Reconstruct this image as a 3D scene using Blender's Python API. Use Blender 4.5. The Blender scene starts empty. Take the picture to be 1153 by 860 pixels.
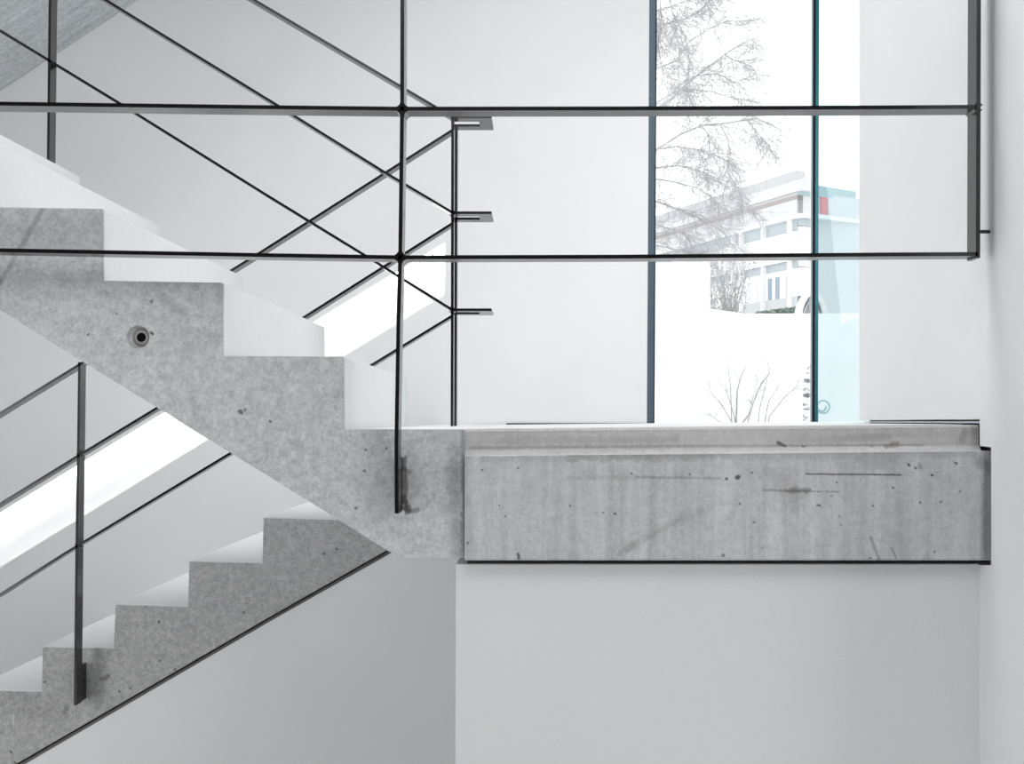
import bpy, bmesh, math, random
from mathutils import Vector, noise

# ------------------------------------------------------------------ camera model
F = 1224.0            # focal length in pixels of the 1153 x 860 frame
VX, VY = 607.0, 473.0  # where the level view axis meets the frame
EYE = 1.60            # eye height above the lower floor

def P(px, py, Y):
    return Vector(((px - VX) * Y / F, Y, (VY - py) * Y / F + EYE))

def XZ(px, py, Y):
    p = P(px, py, Y)
    return (p.x, p.z)

SC = bpy.context.scene
COL = SC.collection

# ------------------------------------------------------------------ node helpers
def new_mat(name):
    m = bpy.data.materials.new(name)
    m.use_nodes = True
    nt = m.node_tree
    b = nt.nodes['Principled BSDF']
    return m, nt, b

def nd(nt, typ, **kw):
    n = nt.nodes.new(typ)
    for k, v in kw.items():
        if k == 'op':
            n.operation = v
        elif k == 'inp':
            for i, val in v.items():
                n.inputs[i].default_value = val
        else:
            setattr(n, k, v)
    return n

def math_n(nt, op, a, b=None, clamp=False):
    n = nt.nodes.new('ShaderNodeMath')
    n.operation = op
    n.use_clamp = clamp
    for i, v in enumerate((a, b)):
        if v is None:
            continue
        if isinstance(v, (int, float)):
            n.inputs[i].default_value = v
        else:
            nt.links.new(v, n.inputs[i])
    return n.outputs[0]

def mix_col(nt, fac, a, b):
    n = nt.nodes.new('ShaderNodeMix')
    n.data_type = 'RGBA'
    for sock, v in ((n.inputs[0], fac), (n.inputs[6], a), (n.inputs[7], b)):
        if isinstance(v, (int, float)):
            sock.default_value = v
        elif isinstance(v, tuple):
            sock.default_value = (v[0], v[1], v[2], 1)
        else:
            nt.links.new(v, sock)
    return n.outputs[2]

def noise_n(nt, vec, scale, detail=4.0, rough=0.55, stretch=None):
    if stretch:
        mp = nt.nodes.new('ShaderNodeMapping')
        mp.inputs['Scale'].default_value = stretch
        nt.links.new(vec, mp.inputs['Vector'])
        vec = mp.outputs[0]
    n = nt.nodes.new('ShaderNodeTexNoise')
    n.inputs['Scale'].default_value = scale
    n.inputs['Detail'].default_value = detail
    n.inputs['Roughness'].default_value = rough
    nt.links.new(vec, n.inputs['Vector'])
    return n.outputs['Fac']

def ramp_n(nt, val, lo, hi):
    n = nt.nodes.new('ShaderNodeMapRange')
    n.interpolation_type = 'SMOOTHSTEP'
    n.inputs['From Min'].default_value = lo
    n.inputs['From Max'].default_value = hi
    nt.links.new(val, n.inputs['Value'])
    return n.outputs['Result']

# a soft stroke: distance of the surface point to a segment in the x-z plane
def stroke_group():
    g = bpy.data.node_groups.new('stroke_mask', 'ShaderNodeTree')
    I = g.interface
    for nm, t in (('P', 'NodeSocketVector'), ('A', 'NodeSocketVector'), ('B', 'NodeSocketVector'),
                  ('Width', 'NodeSocketFloat'), ('Jitter', 'NodeSocketFloat')):
        I.new_socket(nm, in_out='INPUT', socket_type=t)
    I.new_socket('Mask', in_out='OUTPUT', socket_type='NodeSocketFloat')
    gi = g.nodes.new('NodeGroupInput'); go = g.nodes.new('NodeGroupOutput')
    def vm(op, a, b=None):
        n = g.nodes.new('ShaderNodeVectorMath'); n.operation = op
        g.links.new(a, n.inputs[0])
        if b is not None:
            if isinstance(b, tuple): n.inputs[1].default_value = b
            else: g.links.new(b, n.inputs[1])
        return n
    flat = vm('MULTIPLY', gi.outputs['P'], (1, 0, 1)).outputs[0]
    pa = vm('SUBTRACT', flat, gi.outputs['A']).outputs[0]
    ba = vm('SUBTRACT', gi.outputs['B'], gi.outputs['A']).outputs[0]
    d1 = vm('DOT_PRODUCT', pa, ba).outputs['Value']
    d2 = vm('DOT_PRODUCT', ba, ba).outputs['Value']
    h = math_n(g, 'DIVIDE', d1, d2, clamp=True)
    sc = g.nodes.new('ShaderNodeVectorMath'); sc.operation = 'SCALE'
    g.links.new(ba, sc.inputs[0]); g.links.new(h, sc.inputs['Scale'])
    df = vm('SUBTRACT', pa, sc.outputs[0]).outputs[0]
    ln = vm('LENGTH', df).outputs['Value']
    d = math_n(g, 'ADD', ln, math_n(g, 'MULTIPLY', gi.outputs['Jitter'], gi.outputs['Width']))
    q = math_n(g, 'DIVIDE', d, gi.outputs['Width'])
    n = g.nodes.new('ShaderNodeMapRange'); n.interpolation_type = 'SMOOTHSTEP'
    n.inputs['From Min'].default_value = 1.0; n.inputs['From Max'].default_value = 0.25
    g.links.new(q, n.inputs['Value'])
    g.links.new(n.outputs['Result'], go.inputs['Mask'])
    return g
STROKE = stroke_group()

# ------------------------------------------------------------------ materials
def plaster(name, col, mott=0.03):
    m, nt, b = new_mat(name)
    tc = nd(nt, 'ShaderNodeTexCoord').outputs['Object']
    n1 = noise_n(nt, tc, 1.3, 3)
    n2 = noise_n(nt, tc, 220, 2)
    v = math_n(nt, 'ADD', math_n(nt, 'MULTIPLY', n1, 0.6), math_n(nt, 'MULTIPLY', n2, 0.4))
    dk = tuple(c * (1 - mott) for c in col); lt = tuple(min(1, c * (1 + mott)) for c in col)
    nt.links.new(mix_col(nt, ramp_n(nt, v, 0.3, 0.7), dk, lt), b.inputs['Base Color'])
    b.inputs['Roughness'].default_value = 0.85
    b.inputs['Specular IOR Level'].default_value = 0.2
    bp = nd(nt, 'ShaderNodeBump', inp={'Strength': 0.05, 'Distance': 0.001})
    nt.links.new(n2, bp.inputs['Height']); nt.links.new(bp.outputs[0], b.inputs['Normal'])
    return m

def concrete(name, base, contrast=1.0, streak=0.0, strokes=(), front=None, pores=0.75,
             pore_scale=24, rough=0.8, streak_dir=(34, 34, 1.6), tint=(1.0, 1.0, 1.0)):
    """raw cast concrete: cloudy greys, fine grain, air holes, optional run marks and
    individual stains and painted shade (px, py, px, py, Y, width_px, strength, colour)"""
    m, nt, b = new_mat(name)
    tc = nd(nt, 'ShaderNodeTexCoord').outputs['Object']
    n1 = noise_n(nt, tc, 3.2, 4, 0.6)
    n2 = noise_n(nt, tc, 46, 5, 0.65)
    n3 = noise_n(nt, tc, 150, 3, 0.6)
    v = math_n(nt, 'ADD', math_n(nt, 'MULTIPLY', math_n(nt, 'SUBTRACT', n1, 0.5), 0.42 * contrast),
               math_n(nt, 'MULTIPLY', math_n(nt, 'SUBTRACT', n2, 0.5), 0.95 * contrast))
    v = math_n(nt, 'ADD', v, math_n(nt, 'MULTIPLY', math_n(nt, 'SUBTRACT', n3, 0.5), 0.95 * contrast))
    if streak:
        s = noise_n(nt, tc, 1.0, 3, 0.6, stretch=streak_dir)
        fade = noise_n(nt, tc, 4.0, 2)
        v = math_n(nt, 'ADD', v, math_n(nt, 'MULTIPLY', math_n(nt, 'MULTIPLY', math_n(nt, 'SUBTRACT', s, 0.5), fade), streak))
    val = math_n(nt, 'ADD', v, 1.0)
    hs = nd(nt, 'ShaderNodeVectorMath', op='SCALE')
    hs.inputs[0].default_value = tuple(base * t for t in tint)
    nt.links.new(val, hs.inputs['Scale'])
    col = hs.outputs[0]
    if pores:
        vo = nd(nt, 'ShaderNodeTexVoronoi')
        vo.inputs['Scale'].default_value = pore_scale
        nt.links.new(tc, vo.inputs['Vector'])
        sep = nd(nt, 'ShaderNodeSeparateColor'); nt.links.new(vo.outputs['Color'], sep.inputs[0])
        keep = math_n(nt, 'GREATER_THAN', sep.outputs[0], 0.45)
        size = math_n(nt, 'ADD', math_n(nt, 'MULTIPLY', sep.outputs[1], 0.085), 0.02)
        hole = math_n(nt, 'LESS_THAN', vo.outputs['Distance'], size)
        col = mix_col(nt, math_n(nt, 'MULTIPLY', math_n(nt, 'MULTIPLY', keep, hole), pores), col,
                      (base * 0.28, base * 0.27, base * 0.26))
    if strokes:
        jit = math_n(nt, 'MULTIPLY', math_n(nt, 'SUBTRACT', noise_n(nt, tc, 60, 4, 0.7), 0.5), 2.4)
        geo = nd(nt, 'ShaderNodeSeparateXYZ'); nt.links.new(tc, geo.inputs[0])
        gate = math_n(nt, 'LESS_THAN', geo.outputs[1], front + 0.012)
        for (ax, ay, bx, by, Y, w, st, c, *jj) in strokes:
            g = nd(nt, 'ShaderNodeGroup'); g.node_tree = STROKE
            A = XZ(ax, ay, Y); B = XZ(bx, by, Y)
            g.inputs['A'].default_value = (A[0], 0, A[1]); g.inputs['B'].default_value = (B[0], 0, B[1])
            if abs(ax - bx) + abs(ay - by) < 2.5: w *= 0.8
            g.inputs['Width'].default_value = w * Y / F
            nt.links.new(tc, g.inputs['P'])
            nt.links.new(math_n(nt, 'MULTIPLY', jit, jj[0] if jj else 1.0), g.inputs['Jitter'])
            fac = math_n(nt, 'MULTIPLY', math_n(nt, 'MULTIPLY', g.outputs[0], gate), st)
            col = mix_col(nt, fac, col, c)
    nt.links.new(col, b.inputs['Base Color'])
    b.inputs['Roughness'].default_value = rough
    b.inputs['Specular IOR Level'].default_value = 0.35
    bp = nd(nt, 'ShaderNodeBump', inp={'Strength': 0.3, 'Distance': 0.002})
    nt.links.new(n2, bp.inputs['Height']); nt.links.new(bp.outputs[0], b.inputs['Normal'])
    return m

def simple(name, col, rough=0.6, metal=0.0, ior=1.5, spec=0.5, var=0.06, scale=40):
    m, nt, b = new_mat(name)
    tc = nd(nt, 'ShaderNodeTexCoord').outputs['Object']
    n = noise_n(nt, tc, scale, 4)
    dk = tuple(c * (1 - var) for c in col); lt = tuple(min(1, c * (1 + var)) for c in col)
    nt.links.new(mix_col(nt, ramp_n(nt, n, 0.3, 0.7), dk, lt), b.inputs['Base Color'])
    b.inputs['Roughness'].default_value = rough
    b.inputs['Metallic'].default_value = metal
    b.inputs['IOR'].default_value = ior
    b.inputs['Specular IOR Level'].default_value = spec
    return m

def glass(name, tint):
    m = bpy.data.materials.new(name); m.use_nodes = True
    nt = m.node_tree
    for n in list(nt.nodes): nt.nodes.remove(n)
    out = nd(nt, 'ShaderNodeOutputMaterial')
    tr = nd(nt, 'ShaderNodeBsdfTransparent'); tr.inputs[0].default_value = (*tint, 1)
    gl = nd(nt, 'ShaderNodeBsdfGlossy'); gl.inputs['Roughness'].default_value = 0.02
    fr = nd(nt, 'ShaderNodeFresnel'); fr.inputs[0].default_value = 1.45
    mx = nd(nt, 'ShaderNodeMixShader')
    nt.links.new(fr.outputs[0], mx.inputs[0]); nt.links.new(tr.outputs[0], mx.inputs[1])
    nt.links.new(gl.outputs[0], mx.inputs[2]); nt.links.new(mx.outputs[0], out.inputs[0])
    return m

DK = (0.07, 0.065, 0.06)
MD = (0.17, 0.165, 0.16)
LT = (0.66, 0.67, 0.68)
up_marks = [
    (54, 226, 0, 318, 2.53, 4.5, 0.40, MD, 0.5), (0, 318, -20, 350, 2.53, 4.5, 0.40, MD, 0.5),
    (455, 517, 457, 572, 2.53, 4.0, 0.75, DK), (454, 560, 459, 574, 2.53, 6.5, 0.75, DK),
    (460, 576, 470, 574, 2.53, 4.0, 0.6, DK), (456, 528, 461, 531, 2.53, 4.5, 0.45, DK),
    (464, 548, 468, 562, 2.53, 18, 0.09, MD), (512, 505, 508, 570, 2.53, 11, 0.20, MD, 0.6),
    (521, 484, 521, 620, 2.53, 3.2, 0.55, MD, 0.8), (519.5, 555, 519.5, 575, 2.53, 1.8, 0.8, LT, 0.3),
    (515, 590, 520, 625, 2.53, 10, 0.22, MD), (270, 463, 272, 465, 2.53, 3.2, 0.8, DK),
    (276, 461, 276, 462, 2.53, 3.4, 0.6, DK), (304, 474, 305, 475, 2.53, 2.4, 0.85, DK),
    (411, 506, 412, 507, 2.53, 2.6, 0.8, DK), (435, 504, 435, 505, 2.53, 2.2, 0.7, DK),
    (410, 530, 411, 530, 2.53, 2.4, 0.7, DK), (400, 572, 401, 572, 2.53, 2.4, 0.7, DK),
    (131, 353, 132, 354, 2.53, 1.8, 0.8, DK), (100, 376, 99, 377, 2.53, 2.2, 0.8, DK),
    (82, 366, 82, 366.5, 2.53, 1.6, 0.8, DK), (170, 374.5, 172, 376, 2.53, 2.4, 0.85, DK, 0.3),
    (215, 392, 240, 382, 2.53, 14, 0.14, MD), (185, 338, 205, 352, 2.53, 10, 0.16, MD), (330, 500, 350, 510, 2.53, 9, 0.14, MD),
    (0, 296, 113, 297, 2.53, 5, 0.10, MD, 0.3),  # guard bar's cast shadow, painted just below it
]
low_marks = [
    (96, 755, 99, 783, 3.93, 5, 0.35, DK), (115, 764, 122, 761, 3.93, 3.5, 0.5, DK),
    (134, 778, 134.5, 779, 3.93, 2, 0.8, DK), (106, 750, 108, 785, 3.93, 16, 0.10, DK),
    (179, 700, 179.5, 700.5, 3.93, 2.2, 0.8, DK), (379, 618, 380, 618.5, 3.93, 2.4, 0.85, DK),
    (240, 720, 239, 720, 3.93, 1.8, 0.6, LT, 0.2), (15, 806, 15, 816, 3.93, 1.6, 0.5, LT, 0.2),
    (76, 795, 72, 802, 3.93, 4, 0.4, DK), (302, 584, 304, 589, 3.93, 1.8, 0.5, LT, 0.2),
    (12, 846, 13, 847, 3.93, 2.4, 0.7, DK), (0, 720 + 60, 60, 800, 3.93, 22, 0.15, DK),
    (210, 705, 300, 650, 3.93, 5, 0.18, (0.36, 0.36, 0.36)), (225, 690, 290, 655, 3.93, 3, 0.18, (0.36, 0.36, 0.36)),
]
YB = 2.49
beam_marks = [
    (908, 533.5, 1014, 534.5, YB, 1.7, 0.75, DK, 0.5), (860, 552, 945, 553.5, YB, 1.7, 0.4, DK, 1.1),
    (885, 552.5, 910, 552, YB, 4.5, 0.5, DK, 0.8), (718, 537, 810, 538.5, YB, 2.2, 0.32, DK, 1.2),
    (640, 538, 735, 537, YB, 4, 0.2, MD, 1.0), (830, 537.5, 832, 537, YB, 3.4, 0.9, DK, 0.5),
    (818, 539, 818.5, 539, YB, 2.6, 0.8, DK), (764, 585, 705, 618, YB, 5.5, 0.22, MD, 0.9),
    (790, 576, 764, 586, YB, 8, 0.18, MD, 0.7), (712, 613, 700, 622, YB, 7, 0.22, MD, 0.7),
    (980, 605, 990, 630, YB, 2.4, 0.5, MD, 0.6), (1004, 617, 1009, 628, YB, 2.2, 0.5, MD, 0.6),
    (653, 548, 654, 598, YB, 3, 0.45, LT, 0.6), (654, 588, 654, 598, YB, 2, 0.5, LT, 0.3),
    (537, 539, 546, 535, YB, 3, 0.45, LT, 0.5), (583.5, 624, 584, 628, YB, 3.0, 0.85, DK, 0.5),
    (526, 611, 527, 611.5, YB, 2.8, 0.8, DK), (583, 526.5, 584, 527, YB, 2.2, 0.8, DK),
    (692, 578, 693, 578.5, YB, 2.4, 0.8, DK), (1023, 523, 1024, 524, YB, 2.6, 0.9, DK),
    (1030, 526, 1031, 527, YB, 2.2, 0.8, DK), (1035, 523, 1036, 526, YB, 4, 0.35, DK),
    (1049, 534.5, 1050, 535, YB, 2.2, 0.9, DK), (1076, 521, 1077, 521.5, YB, 2.6, 0.7, DK),
    (1005, 549, 1006, 549, YB, 2.4, 0.7, DK), (1081, 553, 1081.5, 553, YB, 2.2, 0.8, DK),
    (1052, 621, 1052.5, 621.5, YB, 2.6, 0.8, DK), (814, 625, 815, 625, YB, 2.6, 0.7, DK),
    (858, 617, 858, 617, YB, 2, 0.8, DK), (936, 558, 936, 558, YB, 2.4, 0.8, DK),
    (920, 568.5, 922, 568.5, YB, 2, 0.8, DK), (945, 581, 946, 582, YB, 2.6, 0.5, DK),
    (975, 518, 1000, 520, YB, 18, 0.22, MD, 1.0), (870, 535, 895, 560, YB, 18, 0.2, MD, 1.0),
    (1103, 520, 1113, 526, YB, 11, 0.4, MD, 0.6), (1107, 545, 1106, 628, YB, 4, 0.25, MD, 0.6),  # these and the next mark: dirt plus the wall notch's shade
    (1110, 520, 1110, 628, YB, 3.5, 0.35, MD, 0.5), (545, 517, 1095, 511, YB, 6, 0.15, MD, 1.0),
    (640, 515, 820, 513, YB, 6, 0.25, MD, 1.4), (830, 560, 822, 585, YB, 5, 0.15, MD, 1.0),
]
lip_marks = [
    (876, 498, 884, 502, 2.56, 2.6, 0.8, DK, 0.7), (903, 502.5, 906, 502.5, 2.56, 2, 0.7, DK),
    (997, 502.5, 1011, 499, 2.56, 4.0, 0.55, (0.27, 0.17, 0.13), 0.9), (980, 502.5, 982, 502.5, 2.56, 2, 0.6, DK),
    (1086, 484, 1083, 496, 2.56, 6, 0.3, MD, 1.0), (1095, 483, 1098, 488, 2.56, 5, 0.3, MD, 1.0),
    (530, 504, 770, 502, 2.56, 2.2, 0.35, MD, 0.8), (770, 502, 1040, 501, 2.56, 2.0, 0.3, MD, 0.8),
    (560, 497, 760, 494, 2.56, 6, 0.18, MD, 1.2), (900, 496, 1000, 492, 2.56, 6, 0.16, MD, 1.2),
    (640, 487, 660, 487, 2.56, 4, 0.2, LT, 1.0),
]
M = {
    'wall': plaster('white_plaster', (0.815, 0.82, 0.828)),
    'hall': plaster('dark_hall_plaster', (0.035, 0.035, 0.036)),  # near-black, keeps reflections in the steel bars dark
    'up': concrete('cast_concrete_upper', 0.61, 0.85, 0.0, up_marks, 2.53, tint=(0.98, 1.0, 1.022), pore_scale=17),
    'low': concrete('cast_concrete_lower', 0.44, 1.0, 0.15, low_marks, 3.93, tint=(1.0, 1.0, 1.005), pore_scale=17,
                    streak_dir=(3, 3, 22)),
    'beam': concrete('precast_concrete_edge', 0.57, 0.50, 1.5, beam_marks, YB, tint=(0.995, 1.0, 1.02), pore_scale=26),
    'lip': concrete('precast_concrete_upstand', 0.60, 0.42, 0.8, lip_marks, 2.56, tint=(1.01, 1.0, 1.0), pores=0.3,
                    streak_dir=(1.5, 30, 40)),
    'over': concrete('board_marked_concrete', 0.54, 0.9, 1.6, tint=(0.96, 1.0, 1.03), pores=0.4, streak_dir=(2.2, 26, 2.2)),
    'pale_face': concrete('pale_smooth_face', 0.77, 0.10, 0.05, pores=0.0, tint=(0.985, 1.0, 1.005), rough=0.55),  # lighter tone for risers, treads and landing top
    'steel': simple('black_steel', (0.010, 0.009, 0.009), 0.22, 0.0, 1.62, 0.5, 0.4, 90),
    'seam': simple('dark_joint_gap_fill', (0.085, 0.08, 0.075), 0.8),
    'midgrey': simple('grey_joint_strip', (0.22, 0.21, 0.205), 0.8),
    'black': simple('black_void', (0.006, 0.006, 0.006), 0.9, spec=0.1),
    'alu': simple('brushed_aluminium', (0.55, 0.56, 0.58), 0.35, 0.9),
    'sleeve': simple('cement_sleeve', (0.40, 0.39, 0.37), 0.8, spec=0.2, var=0.15),
    'frame': simple('slate_window_frame', (0.085, 0.125, 0.155), 0.35, 0.2),
    'frame_teal': simple('teal_window_frame', (0.015, 0.115, 0.145), 0.3, 0.2),
    'gasket': simple('black_gasket', (0.008, 0.010, 0.018), 0.95, spec=0.1),
    'floor': plaster('pale_floor', (0.80, 0.80, 0.80)),
    'glass': glass('clear_glass', (0.985, 0.99, 0.99)),
    'glass2': glass('tinted_glass', (0.80, 0.865, 0.875)),
    'snowwhite': simple('white_render', (0.93, 0.93, 0.93), 0.9, spec=0.1, var=0.02, scale=3),
    'paving': simple('pale_paving', (0.80, 0.80, 0.80), 0.9, spec=0.1),
    'bark': simple('grey_bark', (0.50, 0.50, 0.515), 0.9, spec=0.1, var=0.3),
    'twig': simple('brown_twig', (0.38, 0.38, 0.39), 0.9, spec=0.1, var=0.2),
    'leafdry': simple('dry_grey_leaf', (0.42, 0.41, 0.42), 0.9, spec=0.1, var=0.3),
    'green': simple('hedge_green', (0.20, 0.27, 0.22), 0.9, spec=0.1, var=0.3, scale=8),
    'bwhite': simple('facade_white', (0.84, 0.85, 0.86), 0.8, spec=0.1),
    'bgrey': simple('facade_light_grey', (0.55, 0.565, 0.58), 0.8, spec=0.1),
    'bpale': simple('facade_pale_grey', (0.66, 0.67, 0.69), 0.8, spec=0.1),
    'bdark': simple('soffit_brown_grey', (0.40, 0.36, 0.36), 0.8, spec=0.1),
    'bglass': simple('facade_window_glass', (0.43, 0.485, 0.52), 0.3),
    'bblue': simple('facade_dark_glass', (0.26, 0.32, 0.39), 0.3),
    'bteal': simple('facade_teal_fascia', (0.40, 0.52, 0.545), 0.6),
    'bteal2': simple('facade_pale_teal_panel', (0.62, 0.72, 0.73), 0.6),
    'bred': simple('red_panel', (0.70, 0.30, 0.32), 0.6),
    'hoop': simple('teal_hoop', (0.42, 0.58, 0.62), 0.5),
    'shelter': simple('pale_shelter_shell', (0.80, 0.79, 0.795), 0.7, spec=0.1),
}
def emissive(name, col, s):
    m, nt, b = new_mat(name)
    b.inputs['Base Color'].default_value = (0.9, 0.9, 0.9, 1)
    b.inputs['Emission Color'].default_value = (*col, 1)
    b.inputs['Emission Strength'].default_value = s
    return m
M['led'] = emissive('led_lens', (1.0, 1.0, 1.0), 7.0)

def birch_mat():
    m, nt, b = new_mat('birch_bark')
    tc = nd(nt, 'ShaderNodeTexCoord').outputs['Object']
    n = noise_n(nt, tc, 1.0, 4, 0.6, stretch=(5, 5, 26))
    nt.links.new(mix_col(nt, ramp_n(nt, n, 0.5, 0.58), (0.8, 0.8, 0.8), (0.16, 0.16, 0.17)), b.inputs['Base Color'])
    b.inputs['Roughness'].default_value = 0.9
    return m
M['birch'] = birch_mat()

# ------------------------------------------------------------------ object helpers
def tag(o, label=None, cat=None, group=None, kind=None):
    if label: o['label'] = label
    if cat: o['category'] = cat
    if group: o['group'] = group
    if kind: o['kind'] = kind
    return o

def thing(name, label, cat, loc, group=None, kind=None):
    o = bpy.data.objects.new(name, None)
    o.empty_display_size = 0.1
    COL.objects.link(o)
    o.location = loc
    o['_origin'] = 1
    del o['_origin']
    return tag(o, label, cat, group, kind)

def root_of(o):
    v = Vector((0, 0, 0))
    while o is not None:
        v += o.location
        o = o.parent
    return v

def link_mesh(name, bm, mat, parent=None):
    bmesh.ops.remove_doubles(bm, verts=bm.verts, dist=1e-6)
    bmesh.ops.recalc_face_normals(bm, faces=bm.faces)
    me = bpy.data.meshes.new(name)
    bm.to_mesh(me); bm.free()
    me.materials.append(mat)
    o = bpy.data.objects.new(name, me)
    COL.objects.link(o)
    if parent is not None:
        o.parent = parent
        o.location = -root_of(parent)   # mesh data stays in place coordinates
    return o

def add_prism(bm, pts, y0, y1, holes=()):
    """polygon in the x-z plane (with holes) extruded from depth y0 to y1"""
    loops = [list(pts)] + [list(h) for h in holes]
    if holes:
        edges = []
        for lp in loops:
            vs = [bm.verts.new((x, y0, z)) for x, z in lp]
            for i in range(len(vs)):
                edges.append(bm.edges.new((vs[i], vs[(i + 1) % len(vs)])))
        r = bmesh.ops.triangle_fill(bm, use_beauty=True, use_dissolve=False, edges=edges)
        faces = [g for g in r['geom'] if isinstance(g, bmesh.types.BMFace)]
    else:
        vs = [bm.verts.new((x, y0, z)) for x, z in loops[0]]
        faces = [bm.faces.new(vs)]
    r = bmesh.ops.extrude_face_region(bm, geom=faces, use_keep_orig=True)
    ev = [g for g in r['geom'] if isinstance(g, bmesh.types.BMVert)]
    bmesh.ops.translate(bm, verts=ev, vec=(0, y1 - y0, 0))

def add_box(bm, x0, x1, y0, y1, z0, z1):
    add_prism(bm, [(x0, z0), (x1, z0), (x1, z1), (x0, z1)], y0, y1)

def prism(name, pxpts, yref, y0, y1, mat, parent=None, holes=()):
    bm = bmesh.new()
    add_prism(bm, [XZ(x, y, yref) for x, y in pxpts], y0, y1, [[XZ(x, y, yref) for x, y in h] for h in holes])
    return link_mesh(name, bm, mat, parent)

def box(name, x0, x1, y0, y1, z0, z1, mat, parent=None):
    bm = bmesh.new(); add_box(bm, x0, x1, y0, y1, z0, z1)
    return link_mesh(name, bm, mat, parent)

def add_tube(bm, pts, radii, sides=6, cap=True):
    rings = []
    n = len(pts)
    for i, p in enumerate(pts):
        p = Vector(p)
        a = Vector(pts[max(i - 1, 0)]); b = Vector(pts[min(i + 1, n - 1)])
        d = (b - a)
        if d.length < 1e-9: d = Vector((0, 0, 1))
        d.normalize()
        up = Vector((0, 1, 0)) if abs(d.y) < 0.9 else Vector((1, 0, 0))
        u = d.cross(up).normalized(); w = d.cross(u)
        r = radii[i] if not isinstance(radii, (int, float)) else radii
        rings.append([bm.verts.new(p + u * math.cos(t) * r + w * math.sin(t) * r)
                      for t in [2 * math.pi * k / sides for k in range(sides)]])
    for i in range(n - 1):
        for k in range(sides):
            bm.faces.new((rings[i][k], rings[i][(k + 1) % sides], rings[i + 1][(k + 1) % sides], rings[i + 1][k]))
    if cap:
        bm.faces.new(list(reversed(rings[0]))); bm.faces.new(rings[-1])

def strip_poly(line, th):
    """polyline [(x,z)] thickened by th: outline polygon"""
    up, dn = [], []
    n = len(line)
    for i, (x, z) in enumerate(line):
        a = Vector(line[max(i - 1, 0)]); b = Vector(line[min(i + 1, n - 1)])
        d = (b - a).normalized(); nrm = Vector((-d.y, d.x))
        up.append((x + nrm.x * th / 2, z + nrm.y * th / 2)); dn.append((x - nrm.x * th / 2, z - nrm.y * th / 2))
    return up + dn[::-1]

def flat_bar(name, pxline, yref, y0, y1, th, parent, mat=None):
    bm = bmesh.new()
    line = [XZ(x, y, yref) for x, y in pxline]
    for i in range(len(line) - 1):   # one quad per leg keeps every face planar
        pass
    add_prism(bm, strip_poly(line, th), y0, y1)
    return link_mesh(name, bm, mat or M['steel'], parent)

def struct(o):
    o['kind'] = 'structure'
    return o

# ------------------------------------------------------------------ room shell
XL, XR = -3.4, 3.2
CEIL = EYE + 3.3
D1, D2, D3, D4 = 2.53, 3.72, 3.93, 5.20   # stair face, its far side, lower stair face, back wall

struct(box('floor', XL, XR, -3.0, D4, -0.15, 0.0, M['floor']))
struct(box('ceiling', XL - 0.2, XR + 0.2, -3.2, D4 + 0.25, CEIL, CEIL + 0.25, M['wall']))
struct(box('wall_left', XL - 0.2, XL, 0.6, D4 + 0.25, 0, CEIL, M['wall']))
struct(box('wall_west', XL - 0.2, XL, -3.0, 0.6, 0, CEIL, M['hall']))  # unseen stretch, split off and darkened for the steel reflections
struct(box('wall_hall', XL - 0.2, XR + 0.2, -3.2, -3.0, -0.15, CEIL, M['hall']))  # unseen, darkened so the bar fronts reflect black
struct(box('wall_east', XR, XR + 0.2, -3.0, 2.15, 0, CEIL, M['wall']))
struct(box('wall_return', 1.30, XR, 1.95, 2.15, 0, CEIL, M['wall']))

# back wall with the slanted niche and the window opening
win = [XZ(728.3, 478, D4), (1.86, XZ(0, 478, D4)[1]), (1.86, XZ(0, -66, D4)[1]), XZ(731.5, -66, D4)]
niche = [(-180, 687), (187, 463), (501, 273), (501, 331.5), (234, 495), (-180, 749)]
bm = bmesh.new()
add_prism(bm, [(XL, 0), (2.1, 0), (2.1, CEIL), (XL, CEIL)], D4, D4 + 0.25,
          [win, [XZ(x, y, D4) for x, y in niche]])
wall_back = struct(link_mesh('wall_back', bm, M['wall']))
pan = prism('niche_panel', [(-200, 640), (520, 240), (520, 345), (-200, 790)], D4, D4 + 0.075, D4 + 0.2, M['wall'], wall_back)

# LED strip tucked under the top edge of the niche
strip = thing('light_strip', 'glowing white light strip in the slanted niche of the back wall', 'lamp', P(160, 560, D4 + 0.03))
def along(off0, off1):
    return [(-178, 686 + off0), (187, 463 + off0), (500.4, 273.4 + off0), (500.4, 273.4 + off1), (187, 463 + off1), (-178, 686 + off1)]
prism('lens', along(0.4, 4.6), D4, D4 + 0.012, D4 + 0.06, M['led'], strip)
prism('channel', along(4.6, 5.8), D4, D4 + 0.006, D4 + 0.012, M['alu'], strip)

# window
w = thing('window_1', 'tall window beside the landing', 'window', (1.2, D4 + 0.05, EYE), kind='structure')
del w['label']; del w['category']
prism('window_frame', [(728.3, 478), (735.6, 478), (738.8, -66), (731.5, -66)], D4, D4, D4 + 0.08, M['frame'], w)
prism('window_gasket', [(735.6, 478), (737, 478), (740.2, -66), (738.8, -66)], D4, D4 + 0.002, D4 + 0.07, M['gasket'], w)
prism('window_mullion', [(917.2, 478), (920.8, 478), (922.4, -66), (918.8, -66)], D4, D4 - 0.002, D4 + 0.085, M['frame_teal'], w)
prism('window_gasket', [(916.8, 478), (917.2, 478), (918.8, -66), (918.4, -66)], D4, D4, D4 + 0.045, M['gasket'], w)
box('window_head', 0.5, 1.86, D4 + 0.001, D4 + 0.08, XZ(0, -66, D4)[1] - 0.03, XZ(0, -66, D4)[1], M['frame'], w)
prism('pane', [(737, 478), (914.2, 478), (915.6, -60), (740.2, -60)], D4, D4 + 0.04, D4 + 0.046, M['glass'], w)
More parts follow.
